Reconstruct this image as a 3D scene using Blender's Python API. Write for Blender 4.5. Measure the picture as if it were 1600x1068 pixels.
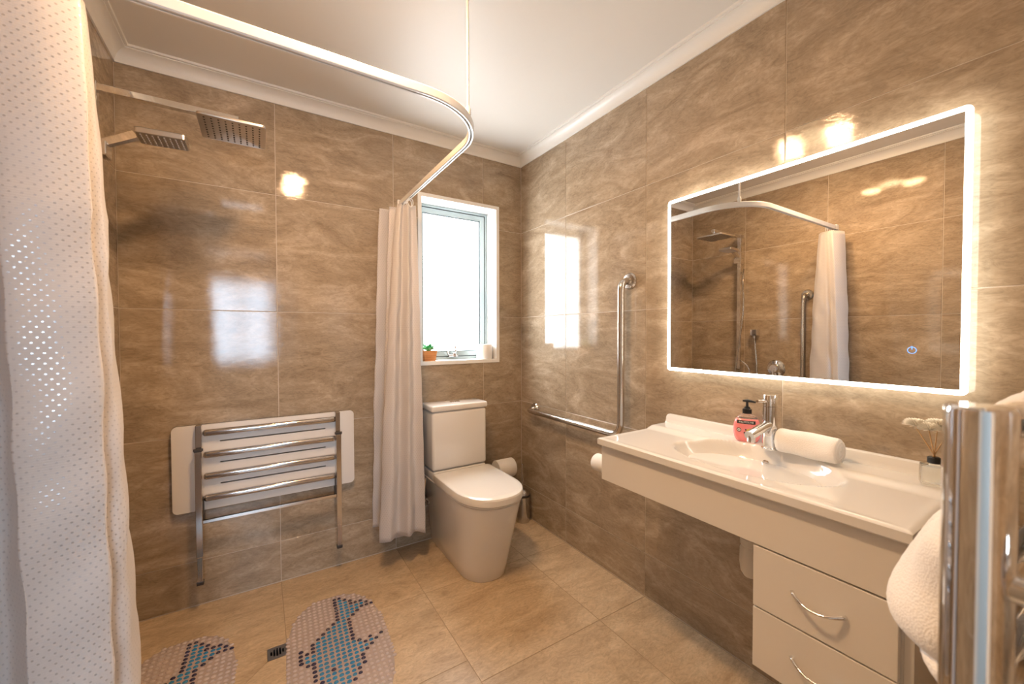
import bpy, bmesh, math, random
from mathutils import Vector, Matrix
random.seed(7)
PI = math.pi
S = bpy.context.scene
COL = S.collection
for o in list(bpy.data.objects):
    bpy.data.objects.remove(o, do_unlink=True)

# ------------------------------------------------------------------ camera
CAM = Vector((-1.5044, -2.2712, 1.2252))
YAW, PITCH, ROLL, FPX = 0.56183, -0.0206, -0.002465, 625.81
fw = Vector((math.sin(YAW)*math.cos(PITCH), math.cos(YAW)*math.cos(PITCH), math.sin(PITCH)))
rt = Vector((math.cos(YAW), -math.sin(YAW), 0)); up = rt.cross(fw)
r2 = rt*math.cos(ROLL)+up*math.sin(ROLL); u2 = -rt*math.sin(ROLL)+up*math.cos(ROLL)
cd = bpy.data.cameras.new('camera'); cam = bpy.data.objects.new('camera', cd); COL.objects.link(cam)
M = Matrix((r2, u2, -fw)).transposed().to_4x4(); M.translation = CAM
cam.matrix_world = M
cd.sensor_width = 36.0; cd.lens = FPX*36.0/1600.0; cd.clip_start = 0.02; cd.clip_end = 100
cd.dof.use_dof = True; cd.dof.focus_distance = 2.3; cd.dof.aperture_fstop = 5.6
S.camera = cam

# ------------------------------------------------------------------ world, view, lights
w = bpy.data.worlds.new('world'); S.world = w; w.use_nodes = True
bg = w.node_tree.nodes['Background']
bg.inputs[0].default_value = (0.62, 0.80, 1.0, 1); bg.inputs[1].default_value = 3.0
S.view_settings.view_transform = 'Standard'
try: S.view_settings.look = 'None'
except Exception: pass
S.view_settings.gamma = 1.0; S.view_settings.use_curve_mapping = False
S.view_settings.exposure = 0.18
BULB = 265.0          # two warm heat bulbs in the ceiling unit
BULB_COL = (1.0, 0.62, 0.325)
WINDOW = 14.0          # daylight glowing in the frosted pane
LED = 10.0             # border light of the mirror
HALL = 54.0           # daylight coming in by the window of the next room
hl = bpy.data.lights.new('hall_window_daylight_offscreen', 'AREA'); hl.shape = 'RECTANGLE'; hl.size = 0.90; hl.size_y = 1.25
hl.energy = HALL; hl.color = (0.62, 0.80, 1.0)
ho = bpy.data.objects.new('hall_window_daylight_offscreen', hl); COL.objects.link(ho)
ho.location = (-1.80, -5.32, 1.42); ho.rotation_euler = (PI/2, 0, 0)

# ------------------------------------------------------------------ material helpers
def mat(name, col=(0.8, 0.8, 0.8), rough=0.5, metal=0.0, spec=0.5, coat=0.0, trans=0.0, ior=1.5, emit=None, estr=0.0, sheen=0.0, sss=0.0):
    m = bpy.data.materials.new(name); m.use_nodes = True
    b = m.node_tree.nodes['Principled BSDF']
    b.inputs['Base Color'].default_value = (*col, 1); b.inputs['Roughness'].default_value = rough
    b.inputs['Metallic'].default_value = metal; b.inputs['Specular IOR Level'].default_value = spec
    b.inputs['Coat Weight'].default_value = coat; b.inputs['Coat Roughness'].default_value = 0.04
    b.inputs['Transmission Weight'].default_value = trans; b.inputs['IOR'].default_value = ior
    b.inputs['Sheen Weight'].default_value = sheen
    if sss: b.inputs['Subsurface Weight'].default_value = sss; b.inputs['Subsurface Radius'].default_value = (0.02, 0.012, 0.01)
    if emit: b.inputs['Emission Color'].default_value = (*emit, 1); b.inputs['Emission Strength'].default_value = estr
    return m
def N(m, t, **kw):
    n = m.node_tree.nodes.new(t)
    for k, v in kw.items():
        if k in n.inputs: n.inputs[k].default_value = v
        else: setattr(n, k, v)
    return n
def L(m, a, b): m.node_tree.links.new(a, b)
def P(m): return m.node_tree.nodes['Principled BSDF']
def ramp(m, stops):
    r = m.node_tree.nodes.new('ShaderNodeValToRGB'); e = r.color_ramp.elements
    while len(e) < len(stops): e.new(0.5)
    for i, (p, c) in enumerate(stops): e[i].position = p; e[i].color = (*c, 1)
    return r
def mix(m, fac, a, b, mode='MIX'):
    n = m.node_tree.nodes.new('ShaderNodeMix'); n.data_type = 'RGBA'; n.blend_type = mode
    for sock, v in ((n.inputs[0], fac), (n.inputs[6], a), (n.inputs[7], b)):
        if hasattr(v, 'is_linked'): L(m, v, sock)
        elif isinstance(v, (int, float)): sock.default_value = v
        else: sock.default_value = (*v, 1)
    return n.outputs[2]
def bump(m, src, strength, dist):
    n = N(m, 'ShaderNodeBump'); n.inputs['Strength'].default_value = strength; n.inputs['Distance'].default_value = dist
    L(m, src, n.inputs['Height']); L(m, n.outputs[0], P(m).inputs['Normal']); return n

def stone(name, dark, mid, light, rough, spec, angle):
    m = mat(name, mid, rough, spec=spec)
    tc = N(m, 'ShaderNodeTexCoord'); oi = N(m, 'ShaderNodeObjectInfo')
    mu = N(m, 'ShaderNodeVectorMath', operation='SCALE'); mu.inputs[0].default_value = (31.0, 17.0, 7.0); L(m, oi.outputs['Random'], mu.inputs['Scale'])
    ad = N(m, 'ShaderNodeVectorMath', operation='ADD'); L(m, tc.outputs['Object'], ad.inputs[0]); L(m, mu.outputs[0], ad.inputs[1])
    mp = N(m, 'ShaderNodeMapping'); mp.inputs['Scale'].default_value = (1.0, 2.5, 1.0); L(m, ad.outputs[0], mp.inputs[0])
    fr_ = N(m, 'ShaderNodeMath', operation='MULTIPLY'); L(m, oi.outputs['Random'], fr_.inputs[0]); fr_.inputs[1].default_value = 7.31
    ff_ = N(m, 'ShaderNodeMath', operation='FRACT'); L(m, fr_.outputs[0], ff_.inputs[0])
    an = N(m, 'ShaderNodeMath', operation='MULTIPLY_ADD'); L(m, ff_.outputs[0], an.inputs[0]); an.inputs[1].default_value = 0.6; an.inputs[2].default_value = angle-0.3
    cx_ = N(m, 'ShaderNodeCombineXYZ'); L(m, an.outputs[0], cx_.inputs[2]); L(m, cx_.outputs[0], mp.inputs['Rotation'])
    n1 = N(m, 'ShaderNodeTexNoise'); n1.inputs['Scale'].default_value = 2.9; n1.inputs['Detail'].default_value = 11; n1.inputs['Roughness'].default_value = 0.68; n1.inputs['Distortion'].default_value = 1.5
    L(m, mp.outputs[0], n1.inputs['Vector'])
    r1 = ramp(m, [(0.33, dark), (0.50, mid), (0.67, light)]); L(m, n1.outputs['Fac'], r1.inputs[0])
    mp2 = N(m, 'ShaderNodeMapping'); mp2.inputs['Scale'].default_value = (8, 19, 8); L(m, ad.outputs[0], mp2.inputs[0]); L(m, cx_.outputs[0], mp2.inputs['Rotation'])
    n2 = N(m, 'ShaderNodeTexNoise'); n2.inputs['Scale'].default_value = 3.0; n2.inputs['Detail'].default_value = 6; n2.inputs['Roughness'].default_value = 0.7; n2.inputs['Distortion'].default_value = 2.0
    L(m, mp2.outputs[0], n2.inputs['Vector'])
    r2_ = ramp(m, [(0.36, (0.70, 0.69, 0.67)), (0.52, (1, 1, 1)), (0.70, (1.22, 1.22, 1.22))]); L(m, n2.outputs['Fac'], r2_.inputs[0])
    c = mix(m, 0.62, r1.outputs[0], r2_.outputs[0], 'MULTIPLY')
    # thin wandering veins
    n3 = N(m, 'ShaderNodeTexNoise'); n3.inputs['Scale'].default_value = 1.7; n3.inputs['Detail'].default_value = 5; n3.inputs['Distortion'].default_value = 1.6
    L(m, mp.outputs[0], n3.inputs['Vector'])
    r3 = ramp(m, [(0.0, (0, 0, 0)), (0.475, (0, 0, 0)), (0.5, (1, 1, 1)), (0.525, (0, 0, 0))]); L(m, n3.outputs['Fac'], r3.inputs[0])
    vf = N(m, 'ShaderNodeMath', operation='MULTIPLY'); L(m, r3.outputs[0], vf.inputs[0]); vf.inputs[1].default_value = 0.16
    c = mix(m, vf.outputs[0], c, tuple(v*0.62 for v in dark))
    L(m, c, P(m).inputs['Base Color'])
    bump(m, n2.outputs['Fac'], 0.06, 0.002)
    return m

MT = {}
MT['tile'] = stone('stone_tile_polished', (0.290, 0.218, 0.148), (0.390, 0.304, 0.214), (0.52, 0.42, 0.312), 0.03, 0.5, 0.35)
MT['ftile'] = stone('stone_tile_floor', (0.44, 0.32, 0.20), (0.565, 0.425, 0.275), (0.66, 0.525, 0.36), 0.33, 0.4, -1.0)
MT['grout'] = mat('grout_pale', (0.62, 0.54, 0.45), 0.7)
MT['fgrout'] = mat('grout_floor', (0.40, 0.30, 0.195), 0.8)
MT['paint'] = mat('ceiling_paint', (0.80, 0.78, 0.74), 0.5)
MT['cornice'] = mat('cornice_paint', (0.84, 0.83, 0.80), 0.35)
MT['lacquer'] = mat('white_lacquer', (0.86, 0.86, 0.85), 0.25)
MT['alu'] = mat('grey_aluminium', (0.34, 0.40, 0.41), 0.36, 0.5)
MT['alu_dark'] = mat('dark_gasket', (0.07, 0.09, 0.10), 0.5)
MT['alu_white'] = mat('white_track', (0.84, 0.83, 0.81), 0.22, 0.0, coat=0.3)
MT['chrome'] = mat('chrome', (0.82, 0.82, 0.83), 0.05, 1.0)
MT['steel'] = mat('brushed_steel', (0.62, 0.58, 0.53), 0.22, 1.0)
MT['frame_steel'] = mat('polished_frame', (0.60, 0.58, 0.57), 0.13, 1.0)
MT['head_steel'] = mat('brushed_shower_head', (0.58, 0.55, 0.52), 0.28, 1.0)
MT['dkmetal'] = mat('dark_metal', (0.09, 0.08, 0.075), 0.35, 0.8)
MT['ceramic'] = mat('white_ceramic', (0.82, 0.80, 0.78), 0.10, coat=0.6)
MT['seatwhite'] = mat('white_seat_plastic', (0.84, 0.82, 0.79), 0.16, coat=0.3)
MT['basin'] = mat('basin_gloss_white', (0.84, 0.83, 0.81), 0.08, coat=0.5)
MT['melamine'] = mat('white_melamine', (0.82, 0.79, 0.74), 0.24)
MT['board'] = mat('white_board', (0.80, 0.76, 0.72), 0.35)
MT['black'] = mat('black_plastic', (0.012, 0.012, 0.013), 0.3)
MT['pvc'] = mat('white_pvc', (0.80, 0.78, 0.74), 0.3)
MT['mirror'] = mat('mirror_silver', (0.90, 0.90, 0.89), 0.0, 1.0)
MT['led'] = mat('led_border', (0.9, 0.9, 0.9), 0.4, emit=(1.0, 0.93, 0.80), estr=LED)
MT['icon'] = mat('blue_icon', (0.05, 0.1, 0.4), 0.4, emit=(0.16, 0.42, 1.0), estr=1.6)
MT['bulb'] = mat('bulb_glow', (1, 0.9, 0.7), 0.3, emit=BULB_COL, estr=BULB)
MT['diffuser'] = mat('lamp_diffuser', (0.9, 0.85, 0.7), 0.4, emit=(1.0, 0.74, 0.42), estr=22.0)
MT['bottle_glass'] = mat('clear_glass', (0.96, 0.98, 0.95), 0.02, trans=1.0, ior=1.45)
MT['clear_plastic'] = mat('clear_plastic', (0.98, 0.88, 0.86), 0.05, trans=0.85, ior=1.3)
MT['soap'] = mat('pink_soap', (0.97, 0.31, 0.33), 0.12, sss=0.25, coat=0.5)
MT['label_black'] = mat('label_black', (0.01, 0.01, 0.01), 0.4)
MT['label_white'] = mat('label_white', (0.85, 0.85, 0.85), 0.4)
MT['lime'] = mat('lime_skin', (0.17, 0.26, 0.03), 0.4)
MT['lime_in'] = mat('lime_flesh', (0.72, 0.55, 0.08), 0.4)
MT['cone'] = mat('reed_wood', (0.66, 0.42, 0.20), 0.6)
MT['flower'] = mat('cream_flower', (0.94, 0.91, 0.82), 0.8)
MT['leaf'] = mat('succulent_green', (0.03, 0.30, 0.08), 0.35)
MT['leaf2'] = mat('succulent_light_green', (0.10, 0.42, 0.12), 0.35)
MT['hall'] = mat('hall_paint', (0.72, 0.68, 0.62), 0.6)
MT['carpet'] = mat('hall_carpet', (0.30, 0.27, 0.24), 0.95)
MT['grille'] = mat('drain_steel', (0.30, 0.30, 0.31), 0.30, 0.9)
MT['nozzle'] = mat('rubber_nozzle', (0.03, 0.027, 0.025), 0.5)

m = MT['paper'] = mat('toilet_paper', (0.86, 0.84, 0.81), 0.9)
nt = N(m, 'ShaderNodeTexNoise'); nt.inputs['Scale'].default_value = 260; bump(m, nt.outputs['Fac'], 0.35, 0.001)
m = MT['towel'] = mat('terry_towel', (0.94, 0.92, 0.90), 0.95, sheen=0.5)
tc = N(m, 'ShaderNodeTexCoord')
nt = N(m, 'ShaderNodeTexVoronoi'); nt.inputs['Scale'].default_value = 380; L(m, tc.outputs['Object'], nt.inputs['Vector']); bump(m, nt.outputs['Distance'], 0.45, 0.0015)
m = MT['terracotta'] = mat('terracotta', (0.55, 0.22, 0.07), 0.7)
tc = N(m, 'ShaderNodeTexCoord'); mp = N(m, 'ShaderNodeMapping'); mp.inputs['Scale'].default_value = (8, 8, 60); L(m, tc.outputs['Object'], mp.inputs[0])
nt = N(m, 'ShaderNodeTexNoise'); nt.inputs['Scale'].default_value = 2.0; L(m, mp.outputs[0], nt.inputs['Vector'])
rr = ramp(m, [(0.3, (0.44, 0.16, 0.045)), (0.7, (0.66, 0.29, 0.10))]); L(m, nt.outputs['Fac'], rr.inputs[0]); L(m, rr.outputs[0], P(m).inputs['Base Color'])
# frosted window glass: glowing with the daylight behind it, faint texture
m = MT['frost'] = mat('frosted_glass', (0.7, 0.75, 0.78), 0.30, emit=(0.95, 0.985, 1.0), estr=WINDOW)
tc = N(m, 'ShaderNodeTexCoord'); nt = N(m, 'ShaderNodeTexNoise'); nt.inputs['Scale'].default_value = 90; nt.inputs['Detail'].default_value = 3
L(m, tc.outputs['Object'], nt.inputs['Vector']); bump(m, nt.outputs['Fac'], 0.5, 0.002)
# mat bubbles
MT['bub_clear'] = mat('clear_vinyl', (0.86, 0.73, 0.68), 0.07, trans=0.45, ior=1.42, coat=0.5)
MT['sheet'] = mat('clear_vinyl_sheet', (0.82, 0.70, 0.64), 0.2, trans=0.55, ior=1.2)
MT['bub_blue'] = mat('blue_vinyl', (0.015, 0.19, 0.38), 0.10, coat=0.6)
MT['bub_navy'] = mat('navy_vinyl', (0.008, 0.006, 0.05), 0.10, coat=0.6)
# shower curtain: satin white cloth with rows of shiny dots (uv in metres)
def curtain_mat():
    m = mat('curtain_cloth', (0.80, 0.76, 0.74), 0.48, sheen=0.25)
    uv = N(m, 'ShaderNodeUVMap'); sp = N(m, 'ShaderNodeSeparateXYZ'); L(m, uv.outputs[0], sp.inputs[0])
    def mth(op, a, b=None):
        n = N(m, 'ShaderNodeMath', operation=op)
        for i, v in enumerate((a, b)):
            if v is None: continue
            if hasattr(v, 'is_linked'): L(m, v, n.inputs[i])
            else: n.inputs[i].default_value = v
        return n.outputs[0]
    vy = mth('DIVIDE', sp.outputs[1], 0.0095); row = mth('FLOOR', vy)
    odd = mth('MULTIPLY', mth('MODULO', mth('ABSOLUTE', row), 2.0), 0.5)
    ux = mth('ADD', mth('DIVIDE', sp.outputs[0], 0.013), odd)
    fx = mth('SUBTRACT', mth('FRACT', ux), 0.5); fy = mth('MULTIPLY', mth('SUBTRACT', mth('FRACT', vy), 0.5), 0.73)
    d = mth('SQRT', mth('ADD', mth('MULTIPLY', fx, fx), mth('MULTIPLY', fy, fy)))
    k = mth('LESS_THAN', d, 0.135)
    c = mix(m, k, (0.72, 0.675, 0.655), (0.56, 0.525, 0.515)); L(m, c, P(m).inputs['Base Color'])
    r = mth('SUBTRACT', 0.55, mth('MULTIPLY', k, 0.25)); L(m, r, P(m).inputs['Roughness'])
    mt = mth('MULTIPLY', k, 0.5); L(m, mt, P(m).inputs['Metallic'])
    wv = mth('SINE', mth('MULTIPLY', sp.outputs[1], 1400.0))
    h = mth('ADD', mth('MULTIPLY', k, 1.0), mth('MULTIPLY', wv, 0.12)); bump(m, h, 0.25, 0.001)
    # thin cloth lets a little light through
    tr = N(m, 'ShaderNodeBsdfTranslucent'); tr.inputs[0].default_value = (0.85, 0.80, 0.76, 1)
    ms = N(m, 'ShaderNodeMixShader'); ms.inputs[0].default_value = 0.16
    out = m.node_tree.nodes['Material Output']
    L(m, P(m).outputs[0], ms.inputs[1]); L(m, tr.outputs[0], ms.inputs[2]); L(m, ms.outputs[0], out.inputs[0])
    return m
MT['curtain'] = curtain_mat()

# ------------------------------------------------------------------ object helpers
def origin_of(p):
    v = Vector((0, 0, 0))
    while p is not None: v += p.location; p = p.parent
    return v
def link(name, me, material, parent=None, smooth=False, label=None, at=None):
    """world-space mesh -> object; a part's mesh is shifted into its thing's frame"""
    org = origin_of(parent) if parent else Vector(at if at else (0, 0, 0))
    me.transform(Matrix.Translation(-org))
    if material: me.materials.append(MT[material] if isinstance(material, str) else material)
    if smooth:
        for p in me.polygons: p.use_smooth = True
    o = bpy.data.objects.new(name, me); COL.objects.link(o)
    if parent: o.parent = parent
    else: o.location = org
    if label: o['label'] = label
    return o
def fin(bm, name, material, parent=None, smooth=False, label=None, at=None, auto=None):
    bmesh.ops.recalc_face_normals(bm, faces=bm.faces)
    me = bpy.data.meshes.new(name); bm.to_mesh(me); bm.free()
    o = link(name, me, material, parent, smooth, label, at)
    if auto is not None:
        for p in me.polygons: p.use_smooth = True
        me.set_sharp_from_angle(angle=auto)
    return o
def thing(name, label, cat, loc, group=None):
    o = bpy.data.objects.new(name, None); COL.objects.link(o); o.location = loc; o.empty_display_size = 0.05
    o['label'] = label; o['category'] = cat
    if group: o['group'] = group
    return o
def tag(o, label, cat, group=None):
    o['label'] = label; o['category'] = cat
    if group: o['group'] = group
    return o
def struct(o): o['kind'] = 'structure'; return o
def B(): return bmesh.new()
def box(bm, x0, x1, y0, y1, z0, z1, bev=0.0, seg=2):
    r = bmesh.ops.create_cube(bm, size=1.0); vs = r['verts']
    for v in vs:
        v.co = Vector(((x0+x1)/2+v.co.x*(x1-x0), (y0+y1)/2+v.co.y*(y1-y0), (z0+z1)/2+v.co.z*(z1-z0)))
    if bev:
        es = list({e for v in vs for e in v.link_edges})
        bmesh.ops.bevel(bm, geom=es, offset=bev, segments=seg, profile=0.5, affect='EDGES')
def frame_axes(d):
    d = d.normalized(); a = Vector((0, 0, 1)) if abs(d.z) < 0.9 else Vector((1, 0, 0))
    s = d.cross(a).normalized(); return s, d.cross(s).normalized()
def ring_loft(bm, rings, cap=True, closed=False):
    vv = [[bm.verts.new(p) for p in r] for r in rings]; n = len(vv[0])
    for i in range(len(vv)-(0 if closed else 1)):
        a, b = vv[i], vv[(i+1) % len(vv)]
        for k in range(n): bm.faces.new((a[k], a[(k+1) % n], b[(k+1) % n], b[k]))
    if cap and not closed: bm.faces.new(list(reversed(vv[0]))); bm.faces.new(vv[-1])
    return vv
def tube(bm, pts, r, n=16, cap=True, closed=False):
    """round tube along a path, parallel-transported"""
    pts = [Vector(p) for p in pts]; rings = []; s = None
    for i, p in enumerate(pts):
        a = pts[i-1] if (i > 0 or closed) else p; b = pts[(i+1) % len(pts)] if (i < len(pts)-1 or closed) else p
        d = (b-a).normalized()
        if s is None: s, _ = frame_axes(d)
        s = (s-d*s.dot(d)).normalized(); t = d.cross(s)
        rr = r[i] if isinstance(r, (list, tuple)) else r
        rings.append([p+s*rr*math.cos(2*PI*k/n)+t*rr*math.sin(2*PI*k/n) for k in range(n)])
    ring_loft(bm, rings, cap, closed)
def cyl(bm, a, b, r, n=24, r1=None): tube(bm, [a, b], [r, r if r1 is None else r1], n)
def lathe(bm, c, prof, n=32, axis='z', cap=True):
    c = Vector(c); rings = []
    for r, h in prof:
        ring = []
        for k in range(n):
            a = 2*PI*k/n; x, y = r*math.cos(a), r*math.sin(a)
            ring.append(c+(Vector((x, y, h)) if axis == 'z' else Vector((h, x, y)) if axis == 'x' else Vector((x, h, y))))
        rings.append(ring)
    ring_loft(bm, rings, cap)
def sweep(bm, pts, prof, cap=True):
    """sweep profile (side, up) along a horizontal path; up is +z"""
    pts = [Vector(p) for p in pts]; rings = []
    for i, p in enumerate(pts):
        d = (pts[min(i+1, len(pts)-1)]-pts[max(i-1, 0)]).normalized(); s = d.cross(Vector((0, 0, 1))).normalized()
        rings.append([p+s*a+Vector((0, 0, b)) for a, b in prof])
    ring_loft(bm, rings, cap)
def prism(bm, poly, h0, h1, plane='xy', bev=0.0):
    def W3(p, h): return Vector((p[0], p[1], h)) if plane == 'xy' else Vector((p[0], h, p[1])) if plane == 'xz' else Vector((h, p[0], p[1]))
    a = [bm.verts.new(W3(p, h0)) for p in poly]; b = [bm.verts.new(W3(p, h1)) for p in poly]; n = len(poly)
    fs = [bm.faces.new(a[::-1]), bm.faces.new(b)]+[bm.faces.new((a[k], a[(k+1) % n], b[(k+1) % n], b[k])) for k in range(n)]
    if bev:
        es = [e for f in fs[:2] for e in f.edges]
        bmesh.ops.bevel(bm, geom=list(set(es)), offset=bev, segments=3, profile=0.5, affect='EDGES')
def holed_plate(bm, outer, holes, h0, h1, plane='xy'):
    def W3(p, h): return Vector((p[0], p[1], h)) if plane == 'xy' else Vector((p[0], h, p[1]))
    es = []
    for lp_ in [outer]+holes:
        vs = [bm.verts.new(W3(p, h0)) for p in lp_]
        es += [bm.edges.new((vs[k], vs[(k+1) % len(vs)])) for k in range(len(vs))]
    bmesh.ops.triangle_fill(bm, use_beauty=True, use_dissolve=False, edges=es)
    r = bmesh.ops.extrude_face_region(bm, geom=bm.faces[:], use_keep_orig=True)
    d = W3((0, 0), h1)-W3((0, 0), h0)
    for v in [g_ for g_ in r['geom'] if isinstance(g_, bmesh.types.BMVert)]: v.co += d
def rrect(x0, x1, y0, y1, r, n=6):
    out = []
    for cx, cy, a0 in ((x1-r, y1-r, 0), (x0+r, y1-r, PI/2), (x0+r, y0+r, PI), (x1-r, y0+r, 1.5*PI)):
        for k in range(n+1): a = a0+PI/2*k/n; out.append((cx+r*math.cos(a), cy+r*math.sin(a)))
    return out
def catmull(pts, per=10, closed=False):
    pts = [Vector(p) for p in pts]; out = []; n = len(pts)
    rng = range(n if closed else n-1)
    for i in rng:
        if closed: p0, p1, p2, p3 = pts[i-1], pts[i], pts[(i+1) % n], pts[(i+2) % n]
        else: p0, p1, p2, p3 = pts[max(i-1, 0)], pts[i], pts[i+1], pts[min(i+2, n-1)]
        for k in range(per):
            t = k/per
            out.append(0.5*((2*p1)+(-p0+p2)*t+(2*p0-5*p1+4*p2-p3)*t*t+(-p0+3*p1-3*p2+p3)*t**3))
    if not closed: out.append(pts[-1])
    return out
def text_mesh(txt, size):
    cu = bpy.data.curves.new('lettering', 'FONT'); cu.body = txt; cu.size = size; cu.align_x = 'CENTER'; cu.align_y = 'CENTER'; cu.extrude = 0.0002; cu.resolution_u = 3
    o = bpy.data.objects.new('lettering', cu); COL.objects.link(o)
    bpy.context.view_layer.update(); dg = bpy.context.evaluated_depsgraph_get()
    me = bpy.data.meshes.new_from_object(o.evaluated_get(dg)); bpy.data.objects.remove(o); return me

# ------------------------------------------------------------------ room shell
W = 1.997; H = 2.4; YN = -2.30; TG = 0.003      # room width, ceiling, near wall, joint width
WX0, WX1, WZ0, WZ1 = -0.720, -0.176, 1.040, 2.050   # window casing, outer
def slab(name, boxes, material):
    bm = B()
    for b in boxes: box(bm, *b)
    return struct(fin(bm, name, material))
G = 0.0016  # grout sits this far behind the tile face
wall_back = slab('wall_back', [(-W-.1, WX0+.01, G, .16, -.1, 2.5), (WX1-.01, .1, G, .16, -.1, 2.5), (WX0+.01, WX1-.01, G, .16, -.1, WZ0+.01), (WX0+.01, WX1-.01, G, .16, WZ1-.01, 2.5)], 'grout')
wall_right = slab('wall_right', [(G, .1, YN-.1, .0016, -.1, 2.5)], 'grout')
wall_left = slab('wall_left', [(-W-.1, -W-G, YN-.1, .0016, -.1, 2.5)], 'grout')
DX0, DX1, DZ = -1.95, -1.20, 2.02
wall_front = slab('wall_front', [(-W-.1, DX0, YN-.12, YN-G, -.1, 2.5), (DX1, .1, YN-.12, YN-G, -.1, 2.5), (DX0, DX1, YN-.12, YN-G, DZ, 2.5)], 'grout')
floor = slab('floor', [(-W-.1, -1.4957, YN-.12, .05, -.1, -.0012), (-1.4313, .1, YN-.12, .05, -.1, -.0012), (-1.4957, -1.4313, YN-.12, -.5327, -.1, -.0012), (-1.4957, -1.4313, -.4663, .05, -.1, -.0012)], 'fgrout')
ceiling = slab('ceiling', [(-W-.1, .1, YN-.12, .1, H, H+.1)], 'paint')

tile_cache = {}
def poly_inset(poly, d):
    n = len(poly); out = []
    for i in range(n):
        p0, p1, p2 = Vector(poly[i-1]), Vector(poly[i]), Vector(poly[(i+1) % n])
        e1 = (p1-p0).normalized(); e2 = (p2-p1).normalized()
        n1 = Vector((-e1.y, e1.x)); n2 = Vector((-e2.y, e2.x))
        k = 1+n1.dot(n2); out.append(p1+(n1+n2)*(d/max(k, .2)))
    return out
def add_tile(parent, O, U, V, poly, material):
    """poly is counter-clockwise in wall coordinates (u, v); half the joint is taken off all round"""
    p = poly_inset([Vector(q) for q in poly], TG/2)
    cu = (min(q.x for q in p)+max(q.x for q in p))/2; cv = (min(q.y for q in p)+max(q.y for q in p))/2
    loc = [Vector((q.x-cu, q.y-cv)) for q in p]
    key = (material, tuple((round(q.x, 4), round(q.y, 4)) for q in loc))
    me = tile_cache.get(key)
    if me is None:
        bm = B(); ins = poly_inset(loc, 0.0007)
        a = [bm.verts.new((q.x, q.y, -.006)) for q in loc]; b = [bm.verts.new((q.x, q.y, -.0006)) for q in loc]; c = [bm.verts.new((q.x, q.y, 0)) for q in ins]
        n = len(loc)
        for k in range(n):
            j = (k+1) % n
            bm.faces.new((a[k], a[j], b[j], b[k])); bm.faces.new((b[k], b[j], c[j], c[k]))
        bm.faces.new(c)
        me = bpy.data.meshes.new('tile'); bm.to_mesh(me); bm.free(); me.materials.append(MT[material]); tile_cache[key] = me
    o = bpy.data.objects.new('tile', me); COL.objects.link(o); o.parent = parent
    Nn = U.cross(V); Mx = Matrix((U, V, Nn)).transposed().to_4x4(); Mx.translation = O+U*cu+V*cv
    o.matrix_local = Mx
    return o
def R4(u0, u1, v0, v1): return [(u0, v0), (u1, v0), (u1, v1), (u0, v1)]
ZJ = [.003, .203, .769, 1.335, 1.901, 2.395]
X3, Y3, Z3 = Vector((1, 0, 0)), Vector((0, 1, 0)), Vector((0, 0, 1))
# back wall (u = x, v = z, normal -y)
XJ = [-W, -1.43, -.86, -.29, 0]
for i in range(4):
    for j in range(5):
        u0, u1, v0, v1 = XJ[i], XJ[i+1], ZJ[j], ZJ[j+1]
        a, b, c, d = WX0+.006, WX1-.006, WZ0+.006, WZ1-.006
        if i == 2:
            polys = {2: [[(u0, v0), (u1, v0), (u1, c), (a, c), (a, v1), (u0, v1)]], 3: [R4(u0, a, v0, v1)],
                     4: [[(u0, v0), (a, v0), (a, d), (u1, d), (u1, v1), (u0, v1)]]}.get(j, [R4(u0, u1, v0, v1)])
        elif i == 3:
            polys = {2: [[(u0, v0), (u1, v0), (u1, v1), (b, v1), (b, c), (u0, c)]], 3: [R4(b, u1, v0, v1)],
                     4: [[(b, v0), (u1, v0), (u1, v1), (u0, v1), (u0, d), (b, d)]]}.get(j, [R4(u0, u1, v0, v1)])
        else: polys = [R4(u0, u1, v0, v1)]
        for q in polys: add_tile(wall_back, Vector((0, 0, 0)), X3, Z3, q, 'tile')
# right wall (u = -y, v = z, normal -x)
YJ = [0, .468, 1.038, 1.61, 2.18, 2.30]
for i in range(5):
    for j in range(5): add_tile(wall_right, Vector((0, 0, 0)), -Y3, Z3, R4(YJ[i], YJ[i+1], ZJ[j], ZJ[j+1]), 'tile')
# left wall (u = y, v = z, normal +x)
LJ = [-2.30, -2.188, -1.618, -1.048, -.478, 0]
for i in range(5):
    for j in range(5): add_tile(wall_left, Vector((-W, 0, 0)), Y3, Z3, R4(LJ[i], LJ[i+1], ZJ[j], ZJ[j+1]), 'tile')
# near wall beside and over the doorway (u = -x, v = z, normal +y)
NJ = [0, .29, .86, -DX1]
for i in range(3):
    for j in range(5): add_tile(wall_front, Vector((0, YN, 0)), -X3, Z3, R4(NJ[i], NJ[i+1], ZJ[j], ZJ[j+1]), 'tile')
add_tile(wall_front, Vector((0, YN, 0)), -X3, Z3, R4(-DX1, -DX0, DZ, 2.395), 'tile')
# floor (u = x, v = y, normal +z)
O0 = Vector((0, 0, 0))
for u0, u1, vs in ((-.29, 0, [0, -.47, -1.04, -1.61, -2.18, -2.42]), (-.86, -.29, [0, -.47, -1.04, -1.61, -2.18, -2.42]),
                   (-1.43, -.86, [0, -.465, -.93, -1.50, -2.07, -2.42]), (-W, -1.43, [0, -.465, None, -1.50, -2.07, -2.42])):
    for k in range(len(vs)-1):
        if vs[k+1] is None: continue
        top = -.93 if vs[k] is None else vs[k]
        add_tile(floor, O0, X3, Y3, R4(u0, u1, vs[k+1], top), 'ftile')
add_tile(floor, O0, X3, Y3, [(-1.43, -.93), (-1.43, -.534), (-1.497, -.534), (-1.893, -.93)], 'ftile')
add_tile(floor, O0, X3, Y3, [(-W, -.93), (-1.893, -.93), (-1.497, -.534), (-1.497, -.465), (-W, -.465)], 'ftile')

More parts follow.
